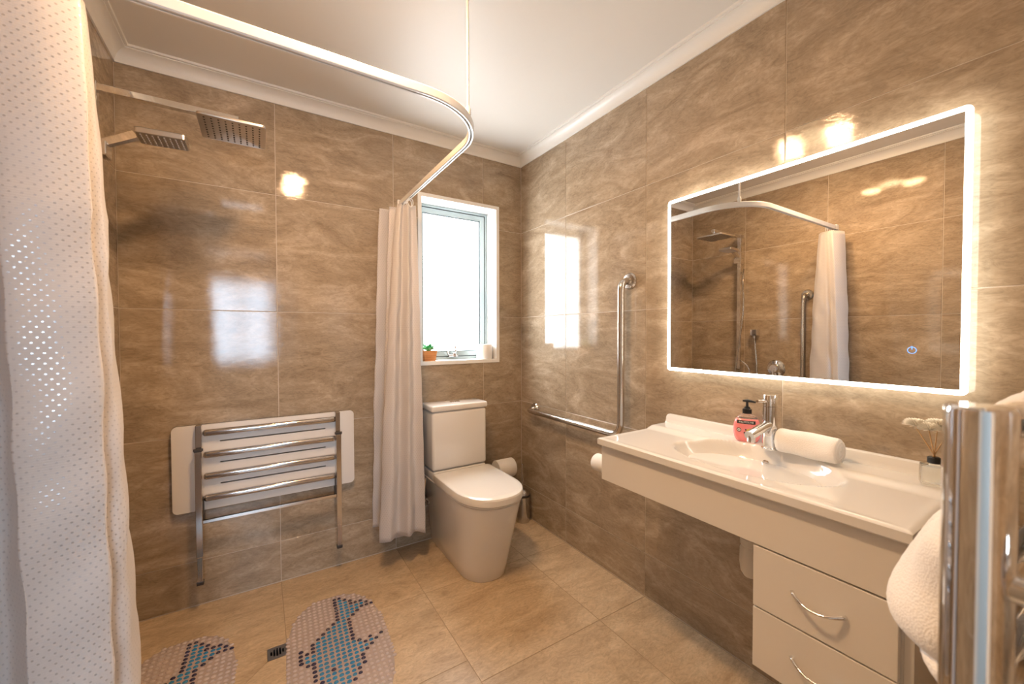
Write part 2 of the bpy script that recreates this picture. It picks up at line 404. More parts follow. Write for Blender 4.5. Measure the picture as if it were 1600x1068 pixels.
# cornices: cove profile (out from the wall, height), mitred
cp = [(0, 2.340), (.006, 2.340), (.006, 2.345)]
for k in range(9):
    a = PI/2*k/8; cp.append((.006+.040*(1-math.cos(a)), 2.345+.045*math.sin(a)*0.96))
cp += [(.046, 2.392), (.056, 2.392), (.058, 2.395), (.058, 2.400), (0, 2.400)]
def cornice(name, p, q, nrm):
    p, q, nrm = Vector(p), Vector(q), Vector(nrm); d = (q-p).normalized(); bm = B()
    ring_loft(bm, [[p+nrm*a+d*a+Vector((0, 0, h)) for a, h in cp], [q+nrm*a-d*a+Vector((0, 0, h)) for a, h in cp]])
    return struct(fin(bm, name, 'cornice', auto=0.6))
cornice('trim_1', (-W, 0, 0), (0, 0, 0), (0, -1, 0)); cornice('trim_2', (0, 0, 0), (0, YN, 0), (-1, 0, 0))
cornice('trim_3', (-W, YN, 0), (-W, 0, 0), (1, 0, 0)); cornice('trim_4', (0, YN, 0), (-W, YN, 0), (0, 1, 0))

# window: white lining, aluminium frame and sash, frosted pane
win = bpy.data.objects.new('window_1', None); COL.objects.link(win); win.location = (-.448, 0, WZ0); struct(win)
def ring_xz(bm, x0, x1, z0, z1, t, y0, y1, bev=.0015):
    o_ = [(x0, z0), (x1, z0), (x1, z1), (x0, z1)]; i_ = [(x0+t, z0+t), (x1-t, z0+t), (x1-t, z1-t), (x0+t, z1-t)]
    for k in range(4):
        j = (k+1) % 4; prism(bm, [o_[k], o_[j], i_[j], i_[k]], y0, y1, 'xz')
bm = B(); ring_xz(bm, WX0, WX1, WZ0, WZ1, .022, -.006, .15); fin(bm, 'window_lining', 'lacquer', win)
ix0, ix1, iz0, iz1 = WX0+.022, WX1-.022, WZ0+.022, WZ1-.022
bm = B(); ring_xz(bm, ix0, ix1, iz0, iz1, .016, .118, .16); fin(bm, 'outer_frame', 'alu', win)
bm = B(); ring_xz(bm, ix0+.016, ix1-.016, iz0+.016, iz1-.016, .007, .126, .16); fin(bm, 'gasket', 'alu_dark', win)
bm = B(); ring_xz(bm, ix0+.021, ix1-.021, iz0+.021, iz1-.021, .030, .122, .155); sash = fin(bm, 'sash', 'alu', win)
bm = B(); ring_xz(bm, ix0+.051, ix1-.051, iz0+.051, iz1-.051, .005, .128, .15); fin(bm, 'glazing_bead', 'alu_dark', sash)
bm = B(); box(bm, ix0+.050, ix1-.050, .140, .146, iz0+.050, iz1-.050); fin(bm, 'pane', 'frost', win)
lx = -.455; bm = B(); box(bm, lx-.03, lx+.03, .098, .122, iz0+.018, iz0+.032, .003); lathe(bm, (lx+.01, .105, iz0+.028), [(.012, -.01), (.012, .012), (.004, .016)], 12)
tube(bm, catmull([(lx+.01, .102, iz0+.035), (lx+.012, .090, iz0+.055), (lx+.008, .094, iz0+.085)], 5), .005, 8); tube(bm, catmull([(lx-.03, .11, iz0+.03), (lx-.04, .095, iz0+.045), (lx-.036, .10, iz0+.06)], 5), .004, 8)
fin(bm, 'window_latch', 'frame_steel', win, auto=.6)

# the room behind the camera, seen only in reflections and as daylight by the open doorway
slab('floor_hall', [(-3.2, .4, -5.3, YN-.12, -.1, 0)], 'carpet'); slab('ceiling_hall', [(-3.2, .4, -5.3, YN-.12, 2.4, 2.5)], 'paint')
slab('wall_hall_left', [(-3.3, -3.2, -5.3, YN-.12, -.1, 2.5)], 'hall'); slab('wall_hall_right', [(.4, .5, -5.3, YN-.12, -.1, 2.5)], 'hall')
slab('wall_hall_near', [(-3.2, -W-.1, YN-.12, YN-.02, 0, 2.4), (.1, .4, YN-.12, YN-.02, 0, 2.4)], 'hall')
slab('wall_hall_far', [(-3.2, -2.3, -5.3, -5.2, 0, 2.4), (-1.3, .4, -5.3, -5.2, 0, 2.4), (-2.3, -1.3, -5.3, -5.2, 0, .77), (-2.3, -1.3, -5.3, -5.2, 2.07, 2.4)], 'hall')
wh = bpy.data.objects.new('window_2', None); COL.objects.link(wh); wh.location = (-1.8, -5.25, .77); struct(wh)
bm = B(); ring_xz(bm, -2.3, -1.3, .77, 2.07, .05, -5.29, -5.16); box(bm, -1.765, -1.725, -5.28, -5.16, .82, 2.02); fin(bm, 'window_frame', 'lacquer', wh)
dj = bpy.data.objects.new('door_1', None); COL.objects.link(dj); dj.location = ((DX0+DX1)/2, YN, 0); struct(dj)
for a, b_, c, d in ((DX0-.0, DX0+.025, 0, DZ), (DX1-.025, DX1, 0, DZ), (DX0+.025, DX1-.025, DZ-.025, DZ)):
    bm = B(); box(bm, a, b_, YN-.13, YN+.004, c, d, .002); fin(bm, 'door_jamb', 'lacquer', dj)

# ------------------------------------------------------------------ shower curtain track
def arc_path():
    pts = [(-.825, -.004 - .846*k/10, 1.955) for k in range(11)]
    for k in range(1, 17):
        a = -PI/2*k/16; pts.append((-1.075+.25*math.cos(a), -.85+.25*math.sin(a), 1.955))
    pts += [(-1.075-.918*k/10, -1.10, 1.955) for k in range(1, 11)]
    return pts
rail = thing('curtain_rail', 'white bent shower curtain track hung below the ceiling', 'curtain rail', (-.9, -1.0, 1.955))
pth = arc_path()
bm = B(); sweep(bm, pth, [(-.008, -.014), (-.0035, -.014), (-.0035, .009), (.0035, .009), (.0035, -.014), (.008, -.014), (.0105, -.011), (.0105, .011), (.008, .015), (-.008, .015), (-.0105, .011), (-.0105, -.011)]); fin(bm, 'track', 'alu_white', rail, auto=.5)
for c in ((-.825, -.012), (-W+.012, -1.10)):
    bm = B(); box(bm, c[0]-.018, c[0]+.018, c[1]-.012, c[1]+.012, 1.941, 1.978, .004); fin(bm, 'wall_bracket', 'alu_white', rail)
hx, hy = -.893, -1.022
bm = B(); cyl(bm, (hx, hy, 1.968), (hx, hy, 2.399), .0045, 12); lathe(bm, (hx, hy, 0), [(.008, 1.966), (.010, 1.975), (.010, 1.992), (.005, 2.0)], 16); lathe(bm, (hx, hy, 0), [(.006, 2.383), (.02, 2.394), (.02, 2.3998)], 20); fin(bm, 'ceiling_rod', 'alu_white', rail, auto=.6)

# ------------------------------------------------------------------ shower curtains
def loft_curtain(name, label, top, bot, z_top, z_bot, hooks, nz=70, bulge=None, crease=()):
    t = thing(name, label, 'curtain', (sum(p[0] for p in bot)/len(bot), sum(p[1] for p in bot)/len(bot), z_bot), 'shower curtains')
    A = catmull([(x, y, 0) for x, y in top], 14); Bc = catmull([(x, y, 0) for x, y in bot], 14); n = len(A)
    ul = [0.0]
    for i in range(1, n): ul.append(ul[-1]+(Bc[i]-Bc[i-1]).length)
    bm = B(); uvl = bm.loops.layers.uv.new('UVMap'); grid = []
    for j in range(nz+1):
        f = j/nz; e = f**0.75; row = []
        for i in range(n):
            p = A[i].lerp(Bc[i], e)
            a_, b__ = A[max(i-1, 0)].lerp(Bc[max(i-1, 0)], e), A[min(i+1, n-1)].lerp(Bc[min(i+1, n-1)], e)
            d = (b__-a_); d.normalize(); nn = Vector((d.y, -d.x, 0)); s = ul[i]
            off = .0035*math.sin(s*23+f*5)*math.sin(f*17+s*9)*min(1, f*3)+.002*math.sin(f*61+s*31)*min(1, f*3)
            for zc, amp in crease: off += amp*math.exp(-((z_top+(z_bot-z_top)*f-zc)/.008)**2)
            z = z_top+(z_bot-z_top)*f
            if f > .9: z += (f-.9)*10*.012*math.sin(s*11+1.0)
            row.append(bm.verts.new((p.x+nn.x*off, p.y+nn.y*off, z)))
        grid.append(row)
    for j in range(nz):
        for i in range(n-1):
            fc = bm.faces.new((grid[j][i], grid[j][i+1], grid[j+1][i+1], grid[j+1][i]))
            for lp, (ii, jj) in zip(fc.loops, ((i, j), (i+1, j), (i+1, j+1), (i, j+1))):
                lp[uvl].uv = (ul[ii], (z_top+(z_bot-z_top)*jj/nz))
    cl = fin(bm, 'cloth', 'curtain', t, smooth=True)
    sd = cl.modifiers.new('thickness', 'SOLIDIFY'); sd.thickness = .0012; sd.offset = 0
    for hx_, hy_ in hooks:
        bm = B(); tube(bm, catmull([(hx_, hy_, 1.937), (hx_+.012, hy_-.002, 1.93), (hx_+.013, hy_-.003, 1.905), (hx_, hy_-.004, 1.893), (hx_-.013, hy_-.003, 1.905), (hx_-.012, hy_-.002, 1.93)], 5, True), .0024, 8, closed=True)
        fin(bm, 'curtain_hook', 'alu_white', t, smooth=True)
    return t
top1 = [(-.905, -.020), (-.945, -.045), (-.83, -.050), (-.785, -.068), (-.85, -.085), (-.91, -.100), (-.83, -.118), (-.79, -.135), (-.83, -.150), (-.885, -.160), (-.870, -.182), (-.853, -.162), (-.836, -.190), (-.815, -.168), (-.797, -.192)]
bot1 = [(-.93, -.020), (-1.00, -.045), (-.86, -.055), (-.745, -.075), (-.86, -.10), (-.97, -.13), (-.87, -.150), (-.77, -.160), (-.86, -.18), (-1.00, -.190), (-.955, -.235), (-.905, -.195), (-.860, -.250), (-.815, -.200), (-.768, -.230)]
loft_curtain('shower_curtain', 'white dotted shower curtain bunched beside the window above the toilet', top1, bot1, 1.905, .165, [(-.825, -.06), (-.825, -.12), (-.825, -.165), (-.825, -.19)])
top2 = [(-1.985, -1.085), (-1.955, -1.125), (-1.928, -1.125), (-1.912, -1.165), (-1.905, -1.175), (-1.85, -1.168), (-1.803, -1.148), (-1.797, -1.138), (-1.806, -1.118), (-1.800, -1.098), (-1.815, -1.075), (-1.87, -1.045), (-1.93, -1.06), (-1.97, -1.055)]
bot2 = [(-1.985, -1.03), (-1.940, -1.20), (-1.885, -1.195), (-1.848, -1.245), (-1.835, -1.252), (-1.79, -1.245), (-1.752, -1.236), (-1.742, -1.226), (-1.756, -1.195), (-1.722, -1.165), (-1.745, -1.04), (-1.84, -.985), (-1.91, -1.02), (-1.97, -.99)]
loft_curtain('shower_curtain', 'white dotted shower curtain gathered against the wall with the shower rail', top2, bot2, 1.905, .10, [(-1.95, -1.10), (-1.90, -1.10), (-1.86, -1.10), (-1.83, -1.10)], crease=((1.04, .004), (.60, .004), (1.46, .003)))

# ------------------------------------------------------------------ rain shower on the left wall
sh = thing('shower_rail', 'chrome shower rail with square rain head, hand shower and hose', 'shower', (-W, -.46, .90))
ry = -.46; rx = -1.945
bm = B(); box(bm, rx-.010, rx+.010, ry-.014, ry+.014, .93, 2.035, .002); fin(bm, 'riser', 'chrome', sh)
for z in (2.025, .96):
    bm = B(); box(bm, -W+.0002, rx-.009, ry-.013, ry+.013, z-.013, z+.013, .002); fin(bm, 'wall_bracket', 'chrome', sh)
bm = B(); box(bm, rx-.014, -1.560, ry-.013, ry+.013, 2.006, 2.028, .002); arm = fin(bm, 'shower_arm', 'chrome', sh)
bm = B(); cyl(bm, (-1.575, ry, 2.007), (-1.575, ry, 1.975), .009, 16); lathe(bm, (-1.575, ry, 0), [(.009, 1.99), (.014, 1.985), (.014, 1.975)], 16); fin(bm, 'swivel_joint', 'chrome', arm, auto=.6)
hd = B(); prism(hd, rrect(-1.676, -1.476, ry-.115, ry+.085, .014, 4), 1.962, 1.972, 'xy', .002); head = fin(hd, 'rain_head', 'head_steel', sh, auto=.5)
bm = B()
for i in range(9):
    for j in range(9): lathe(bm, (-1.656+.020*i, ry-.095+.020*j, 0), [(.0030, 1.9625), (.0025, 1.9605)], 8)
fin(bm, 'nozzles', 'nozzle', head)['kind'] = 'stuff'
bm = B(); box(bm, rx-.018, rx+.034, ry-.03, ry+.03, 1.80, 1.845, .004); fin(bm, 'slider', 'chrome', sh)
hs = Vector((-1.955, -.46, 1.825)); he = Vector((-1.845, -.465, 1.888)); dv = (he-hs).normalized(); sv = Vector((0, 1, 0)); sv = (sv-dv*sv.dot(dv)).normalized(); nv = dv.cross(sv)
bm = B(); ring_loft(bm, [[p+sv*a*k+nv*b*k for a, b in ((-.012, -.011), (.012, -.011), (.012, .011), (-.012, .011))] for p, k in ((hs-dv*.09, .8), (hs, .95), (he, 1.05))]); hand = fin(bm, 'hand_shower_handle', 'chrome', sh)
hc = Vector((-1.775, -.468, 1.889)); hu = Vector((1, 0, .03)).normalized(); hv = Vector((0, 1, .0)); hn = hu.cross(hv)
bm = B(); ring_loft(bm, [[hc+hu*a*k+hv*b*k+hn*h for a, b in rrect(-.066, .066, -.05, .05, .008, 3)] for k, h in ((.96, -.007), (1, -.005), (1, .010), (.95, .013))]); hh = fin(bm, 'hand_shower_head', 'head_steel', sh)
bm = B()
for i in range(8):
    for j in range(6):
        q = hc+hu*(-.052+.015*i)+hv*(-.0375+.015*j); cyl(bm, q-hn*.0065, q-hn*.0085, .0023, 8)
fin(bm, 'nozzles', 'alu_white', hh)['kind'] = 'stuff'
bm = B(); tube(bm, catmull([hs-dv*.085, (-1.985+.06, -.50, 1.66), (-1.93, -.50, 1.40), (-1.935, -.455, 1.05), (-1.935, -.44, .86), (-1.94, -.50, .70), (-1.945, -.60, .74), (-1.95, -.60, .95), (-1.958, -.575, 1.20)], 8), .0065, 10); fin(bm, 'hose', 'steel', sh, smooth=True)
bm = B(); box(bm, -W+.0002, -1.940, -.60, -.55, 1.205, 1.255, .004); cyl(bm, (-1.957, -.575, 1.207), (-1.957, -.575, 1.185), .010, 14); fin(bm, 'wall_outlet', 'chrome', sh)
bm = B(); tube(bm, catmull([(-1.985, ry, .99), (-1.93, ry-.03, 1.00), (-1.93, ry-.085, .95), (-1.94, ry-.10, .86), (-1.96, ry-.10, .74)], 6), .0055, 8); fin(bm, 'hose_tail', 'chrome', sh, smooth=True)

mx = thing('shower_mixer', 'round chrome shower mixer on the wall by the grab bar', 'shower mixer', (-W, -.725, .95))
bm = B(); lathe(bm, (-W+.0005, -.725, .95), [(.066, 0), (.066, .005), (.058, .013), (.036, .016), (.034, .04), (.028, .05)], 36, 'x'); fin(bm, 'mixer_plate', 'chrome', mx, auto=.5)
bm = B(); box(bm, -1.955, -1.938, -.732, -.718, .86, .955, .003); fin(bm, 'lever', 'chrome', mx)

def grab_bar(name, label, path, flanges, axis, r=.0165):
    g = thing(name, label, 'grab bar', flanges[0])
    bm = B(); tube(bm, path, r, 20); fin(bm, 'bar', 'steel', g, smooth=True)
    for f in flanges:
        bm = B(); sgn = 1 if axis == '+x' else -1
        lathe(bm, f, [(.040, 0), (.040, sgn*.004), (.034, sgn*.012), (.020, sgn*.014), (.019, sgn*.02)], 28, 'x'); fin(bm, 'flange', 'steel', g, auto=.5)
    return g
def bend(a, c, b, r, n=8):
    a, c, b = Vector(a), Vector(c), Vector(b); d1 = (a-c).normalized(); d2 = (b-c).normalized(); out = []
    p, q = c+d1*r, c+d2*r
    for k in range(n+1): t = k/n; out.append((p*(1-t)**2+c*2*t*(1-t)+q*t*t))
    return out
lx_ = -W+.062; gy = -.93
grab_bar('grab_bar', 'steel vertical grab bar on the shower wall behind the curtain', [(-W+.006, gy, 1.505)]+bend((-W, gy, 1.505), (lx_, gy, 1.505), (lx_, gy, 1.2), .045)+bend((lx_, gy, 1.2), (lx_, gy, .80), (-W, gy, .80), .045)+[(-W+.006, gy, .80)], [(-W+.0005, gy, 1.505), (-W+.0005, gy, .80)], '+x')
gx = -.062; gy = -.945; gz = .738; yl = -.165
grab_bar('grab_bar', 'steel angled grab bar on the wall between the toilet and the vanity',
         [(-.006, gy, 1.475)]+bend((0, gy, 1.475), (gx, gy, 1.475), (gx, gy, 1.0), .05)+bend((gx, gy, 1.0), (gx, gy, gz), (gx, -.5, gz), .07)+bend((gx, -.5, gz), (gx, yl, gz), (0, yl, gz), .045)+[(-.006, yl, gz)],
         [(-.0005, gy, 1.475), (-.0005, yl, gz)], '-x')

# ------------------------------------------------------------------ folding shower seat on the back wall
st = thing('folding_shower_seat', 'white folding shower seat with steel legs folded up on the wall', 'shower seat', (-1.46, 0, .13))
slots = [rrect(-1.665, -1.225, z-.003, z+.003, .0029, 3) for z in (.742, .646, .549)]
bm = B(); holed_plate(bm, rrect(-1.835, -1.088, .440, .822, .02), slots, -.030, -.018, 'xz'); seat = fin(bm, 'seat_board', 'board', st, auto=.5)
bm = B(); holed_plate(bm, rrect(-1.836, -1.087, .439, .823, .02), slots, -.018, -.013, 'xz'); fin(bm, 'board_edge', 'dkmetal', seat)
for z in (.788, .690, .594, .497):
    bm = B(); box(bm, -1.725, -1.178, -.060, -.031, z-.015, z+.015, .0125, 6); fin(bm, 'support_tube', 'frame_steel', st, auto=.5)
for x in (-1.738, -1.172):
    bm = B(); box(bm, x-.011, x+.011, -.066, -.031, .715, .826, .002); fin(bm, 'hinge_post', 'frame_steel', st)
    bm = B(); box(bm, x-.014, x+.014, -.090, -.064, .714, .726, .002); cyl(bm, (x-.017, -.078, .722), (x+.017, -.078, .722), .006, 12); fin(bm, 'hinge', 'dkmetal', st)
    lg = B(); box(lg, x-.012, x+.012, -.092, -.068, .255, .716, .002); leg = fin(lg, 'leg', 'frame_steel', st)
    bm = B(); box(bm, x-.0105, x+.0105, -.0905, -.0695, .145, .2565, .002); fin(bm, 'leg_extension', 'frame_steel', leg)
    bm = B(); box(bm, x-.013, x+.013, -.093, -.067, .133, .150, .003); fin(bm, 'rubber_foot', 'dkmetal', leg)
    bm = B(); box(bm, x+(.004 if x < -1.5 else -.014), x+(.014 if x < -1.5 else -.004), -.066, -.012, .39, .50, .002); fin(bm, 'stay', 'dkmetal', st)
bm = B(); box(bm, -1.727, -1.183, -.088, -.072, .398, .414, .003); fin(bm, 'cross_bar', 'frame_steel', st)
for x in (-1.65, -1.26):
    bm = B(); box(bm, x-.02, x+.02, -.014, -.0008, .45, .50, .002); fin(bm, 'wall_plate', 'dkmetal', st)

# ------------------------------------------------------------------ toilet
tl = thing('toilet', 'white close-coupled toilet with its lid down in the corner', 'toilet', (-.535, -.33, 0))
def dshape(cx, hw, yb, yf, rb=.02, n=20, p=2.3):
    """D outline: straight sides from the back, superelliptic nose; counter-clockwise"""
    L_ = min(hw*1.25, yb-yf-.02); yc = yf+L_; pts = []
    for k in range(n+1):
        a = PI*k/n; c, s = math.cos(a), math.sin(a)
        pts.append((cx-hw*math.copysign(abs(c)**(2/p), c), yc-L_*abs(s)**(2/p)))
    pts += [(cx+hw, yb-rb), (cx+hw-rb*.3, yb-rb*.3), (cx+hw-rb, yb), (cx-hw+rb, yb), (cx-hw+rb*.3, yb-rb*.3), (cx-hw, yb-rb)]
    return pts
bm = B(); rings = []
for z, hw, yf in ((0, .120, -.556), (.004, .1225, -.560), (.06, .128, -.574), (.15, .138, -.598), (.25, .150, -.626), (.33, .160, -.648), (.385, .167, -.664), (.402, .168, -.667), (.408, .163, -.662)):
    rings.append([Vector((x, y, z)) for x, y in dshape(-.535, hw, -.012, yf)])
ring_loft(bm, rings); fin(bm, 'pan', 'ceramic', tl, auto=.7)
bm = B(); box(bm, -.700, -.368, -.172, -.008, .400, .455, .012, 3); fin(bm, 'pan_deck', 'ceramic', tl, auto=.6)
bm = B(); box(bm, -.704, -.364, -.172, -.006, .4575, .788, .016, 4); cis = fin(bm, 'cistern', 'ceramic', tl, auto=.6)
bm = B(); box(bm, -.710, -.358, -.178, -.004, .7895, .824, .010, 4); cl = fin(bm, 'cistern_lid', 'ceramic', tl, auto=.6)
for dx in (-.0155, .0155):
    bm = B(); prism(bm, rrect(-.534+dx-.0145, -.534+dx+.0145, -.108, -.078, .008, 4), .823, .828, 'xy', .001); fin(bm, 'flush_button', 'chrome', cl)
bm = B(); ring_loft(bm, [[Vector((x, y, z)) for x, y in dshape(-.535, hw, -.195, yf)] for z, hw, yf in ((.409, .170, -.668), (.411, .174, -.674), (.4165, .174, -.674))]); fin(bm, 'seat', 'seatwhite', tl, auto=.7)
bm = B(); ring_loft(bm, [[Vector((x, y, z)) for x, y in dshape(-.535, hw, yb, yf)] for z, hw, yf, yb in ((.419, .175, -.677, -.19), (.421, .178, -.680, -.188), (.447, .178, -.680, -.188), (.454, .175, -.676, -.19), (.4575, .168, -.667, -.197), (.459, .155, -.645, -.21))]); fin(bm, 'lid', 'seatwhite', tl, auto=.5)
bm = B(); cyl(bm, (-.705, -.012, .27), (-.705, -.075, .27), .009, 14); cyl(bm, (-.705, -.07, .27), (-.70, -.098, .262), .0065, 12); tube(bm, catmull([(-.705, -.05, .27), (-.715, -.06, .30), (-.708, -.07, .40)], 5), .006, 10); lathe(bm, (-.705, -.0005, .27), [(.022, 0), (.022, -.004), (.012, -.012)], 20, 'y'); fin(bm, 'water_valve', 'chrome', tl, auto=.6)

tb = thing('toilet_brush', 'chrome toilet brush in a round holder in the corner behind the toilet', 'toilet brush', (-.060, -.105, 0))
bm = B(); lathe(bm, (-.060, -.105, .0003), [(.044, 0), (.046, .004), (.047, .03), (.047, .17), (.044, .19), (.030, .205), (.014, .212)], 28); fin(bm, 'holder', 'frame_steel', tb, auto=.6)
bm = B(); lathe(bm, (-.060, -.105, 0), [(.0475, .165), (.0485, .172), (.0475, .179)], 28); fin(bm, 'holder_rim', 'dkmetal', tb)
bm = B(); tube(bm, [(-.060, -.105, .21), (-.063, -.107, .365)], .0055, 12); lathe(bm, (-.063, -.107, .37), [(.005, -.008), (.008, 0), (.005, .007)], 12); fin(bm, 'handle', 'frame_steel', tb, auto=.6)

def paper_roll(name, label, c, axis, r=.053, hw=.05, grp=None):
    t = thing(name, label, 'toilet roll', (c[0], c[1], c[2]-r) if axis != 'z' else (c[0], c[1], c[2]-hw), grp)
    bm = B(); pr = [(.02, -hw), (r-.002, -hw), (r, -hw+.003), (r, hw-.003), (r-.002, hw), (.02, hw)]; lathe(bm, c, pr, 32, axis, cap=False)
    fin(bm, 'paper', 'paper', t, auto=.6)
    bm = B(); lathe(bm, c, [(.0200, -hw+.0005), (.0200, hw-.0005), (.0185, hw-.0005), (.0185, -hw+.0005)], 24, axis, cap=False); fin(bm, 'core', 'cone', t, smooth=True)
    return t
paper_roll('toilet_roll', 'white toilet roll on the wall holder behind the toilet seat', (-.192, -.090, .366), 'x', .058, .062)
rh = thing('toilet_roll_holder', 'chrome toilet roll holder on the wall behind the toilet seat', 'roll holder', (-.11, 0, .366))
bm = B(); tube(bm, [(-.275, -.090, .366), (-.126, -.090, .366)]+bend((-.126, -.09, .366), (-.110, -.090, .366), (-.110, 0, .366), .012)+[(-.110, -.004, .366)], .006, 12); lathe(bm, (-.11, -.0005, .366), [(.020, 0), (.020, -.006), (.008, -.008)], 20, 'y'); fin(bm, 'arm', 'chrome', rh, auto=.6)
paper_roll('toilet_roll', 'white toilet roll standing on the window sill', (-.255, .055, WZ0+.022+.0475), 'z', .052, .047)
paper_roll('toilet_roll', 'white toilet roll hanging at the end of the vanity', (-.33, -1.107, .695), 'y', .035, .046)
rh2 = thing('toilet_roll_holder', 'chrome toilet roll holder on the end of the vanity', 'roll holder', (-.33, -1.167, .67))
bm = B(); tube(bm, [(-.33, -1.164, .695), (-.33, -1.070, .695)], .010, 16); lathe(bm, (-.33, -1.1655, .695), [(.018, 0), (.018, .005), (.010, .007)], 20, 'y'); fin(bm, 'spindle', 'chrome', rh2, auto=.6)

# potted succulent on the sill
pl = thing('potted_succulent', 'small green succulent in a square terracotta pot on the sill', 'potted plant', (-.640, .055, WZ0+.022))
zz = WZ0+.0222
bm = B(); ring_loft(bm, [[Vector((-.640+a*k, .055+b*k, zz+h)) for a, b in rrect(-.042, .042, -.042, .042, .004, 3)] for k, h in ((.80, 0), (1.0, .058), (1.0, .062), (.9, .062), (.85, .05))]); fin(bm, 'pot', 'terracotta', pl, auto=.5)
bm = B(); box(bm, -.674, -.606, .021, .089, zz+.044, zz+.052); fin(bm, 'soil', 'fgrout', pl)
lbm = None
for k in range(16):
    a = k*2.399; tilt = .25+.06*k; ln = .052-.0008*k; q = Vector((-.640, .055, zz+.052+.0008*k))
    d = Vector((math.cos(a)*math.cos(1.45-tilt), math.sin(a)*math.cos(1.45-tilt), math.sin(1.45-tilt)))
    s = Vector((-math.sin(a), math.cos(a), 0)); n_ = s.cross(d); bm = B(); rings = []
    for f, wd in ((0, .005), (.3, .011), (.6, .0125), (.85, .008), (1, .001)):
        c = q+d*ln*f*1.15; rings.append([c+s*wd*math.cos(2*PI*i/8)+n_*wd*.4*math.sin(2*PI*i/8) for i in range(8)])
    ring_loft(bm, rings); fin(bm, 'leaf', 'leaf' if k % 3 else 'leaf2', pl, smooth=True)

# ------------------------------------------------------------------ vanity
VY0, VY1, VX = -2.032, -1.165, -.427
van = thing('vanity_cabinet', 'white wall-hung vanity cabinet with two drawers and an apron panel', 'cabinet', (-.2, -1.87, .345))
bm = B(); box(bm, -.408, -.392, -2.020, -1.169, .672, .8045, .001); fin(bm, 'apron_panel', 'melamine', van)
bm = B(); box(bm, -.392, -.0005, -1.185, -1.169, .672, .8045); fin(bm, 'end_rail', 'melamine', van)
bm = B(); box(bm, -.388, -.0005, -2.029, -2.013, .345, .8045, .001); fin(bm, 'end_panel', 'melamine', van)
bm = B(); box(bm, -.388, -.0005, -2.013, -1.997, .347, .671); box(bm, -.388, -.0005, -1.742, -1.726, .347, .671); box(bm, -.388, -.0005, -1.997, -1.742, .347, .363); box(bm, -.02, -.0005, -1.997, -1.742, .363, .671); fin(bm, 'carcass', 'melamine', van)
for z0, z1, zh in ((.508, .667, .588), (.346, .504, .425)):
    bm = B(); box(bm, -.408, -.390, -2.009, -1.724, z0, z1, .0015); dr = fin(bm, 'drawer', 'melamine', van)
    bm = B(); pts = []; rr_ = []
    for k in range(21):
        f = k/20; y = -1.816-.108*f; b_ = math.sin(PI*f)
        pts.append((-.4085-.024*b_**.7, y, zh-.012*b_+.004)); rr_.append(.0048-.0016*b_)
    tube(bm, pts, rr_, 12); fin(bm, 'handle', 'chrome', dr, smooth=True, label='chrome bow handle')

# basin top: moulded slab with oval bowl, rear ledge and upstand
bt = thing('vanity_basin', 'glossy white moulded basin top with an oval bowl on the vanity', 'basin', (-.2, -1.6, .79))
bcx, bcy, bax, bay = -.222, -1.612, .148, .245
def top_h(x, y):
    z = .832
    s = min(max((x+.160)/.05, 0), 1); z += .012*s*s*(3-2*s)                          # rear ledge
    e = min(x-VX, y-VY0, VY1-y); k = math.exp(-((e-.012)/.008)**2); z += .0010*k*(1-s)
    d = math.hypot((x-bcx)/bax, (y-bcy)/bay)
    if d < 1.0:
        q = max(0, min(1, (1-d)/.85)); z2 = .830-.105*(1-(1-q)**2.2)
        bl = min(1, (1-d)/.06); z = z*(1-bl)+z2*bl
    return z
nx, ny = 86, 150; bm = B(); g = []
for i in range(nx+1):
    row = []
    for j in range(ny+1):
        x = VX+(-.0015-VX)*i/nx; y = VY0+(VY1-VY0)*j/ny; e = min(i, j, ny-j); z = top_h(x, y)
        if e == 0: z -= .0035
        elif e == 1: z -= .0004
        row.append(bm.verts.new((x, y, z)))
    g.append(row)
for i in range(nx):
    for j in range(ny): bm.faces.new((g[i][j], g[i+1][j], g[i+1][j+1], g[i][j+1]))
# skirt and underside
loop = [g[i][0] for i in range(nx+1)]+[g[nx][j] for j in range(1, ny+1)]+[g[i][ny] for i in range(nx-1, -1, -1)]+[g[0][j] for j in range(ny-1, 0, -1)]
lowv = [bm.verts.new((v.co.x, v.co.y, .809)) for v in loop]; low2 = [bm.verts.new((-.2+(v.co.x+.2)*.985, -1.6+(v.co.y+1.6)*.993, .8055)) for v in loop]
for k in range(len(loop)):
    j = (k+1) % len(loop)
    bm.faces.new((loop[k], loop[j], lowv[j], lowv[k])); bm.faces.new((lowv[k], lowv[j], low2[j], low2[k]))
fin(bm, 'basin_top', 'basin', bt, auto=.62)
bm = B(); us = [(-.0008, .835), (-.034, .838), (-.027, .846), (-.023, .858), (-.0215, .870), (-.019, .876), (-.013, .879), (-.004, .879), (-.0008, .876)]
ring_loft(bm, [[Vector((a, y, .835+(h-.835)*k)) for a, h in us] for y, k in ((VY0+.002, .9), (VY0+.006, 1), (VY1-.012, 1), (VY1-.005, .97), (VY1-.001, .85))]); fin(bm, 'upstand', 'basin', bt, auto=.7)
bm = B(); prism(bm, [(bcx+.12*math.cos(2*PI*k/40), bcy+.19*math.sin(2*PI*k/40)) for k in range(40)], .70, .8); bmesh.ops.delete(bm, geom=[f for f in bm.faces if abs(f.normal.z) > .9 and f.calc_center_median().z > .75], context='FACES'); fin(bm, 'bowl_underside', 'basin', bt)
bm = B(); lathe(bm, (bcx+.01, bcy, .7245), [(.022, 0), (.022, .003), (.016, .004), (.014, .002), (.013, .006), (.006, .008)], 28); fin(bm, 'waste', 'chrome', bt, auto=.5)
bm = B(); lathe(bm, (-.108, bcy, .800), [(.011, 0), (.011, -.004), (.007, -.006)], 20, 'x'); fin(bm, 'overflow_ring', 'chrome', bt, auto=.5)

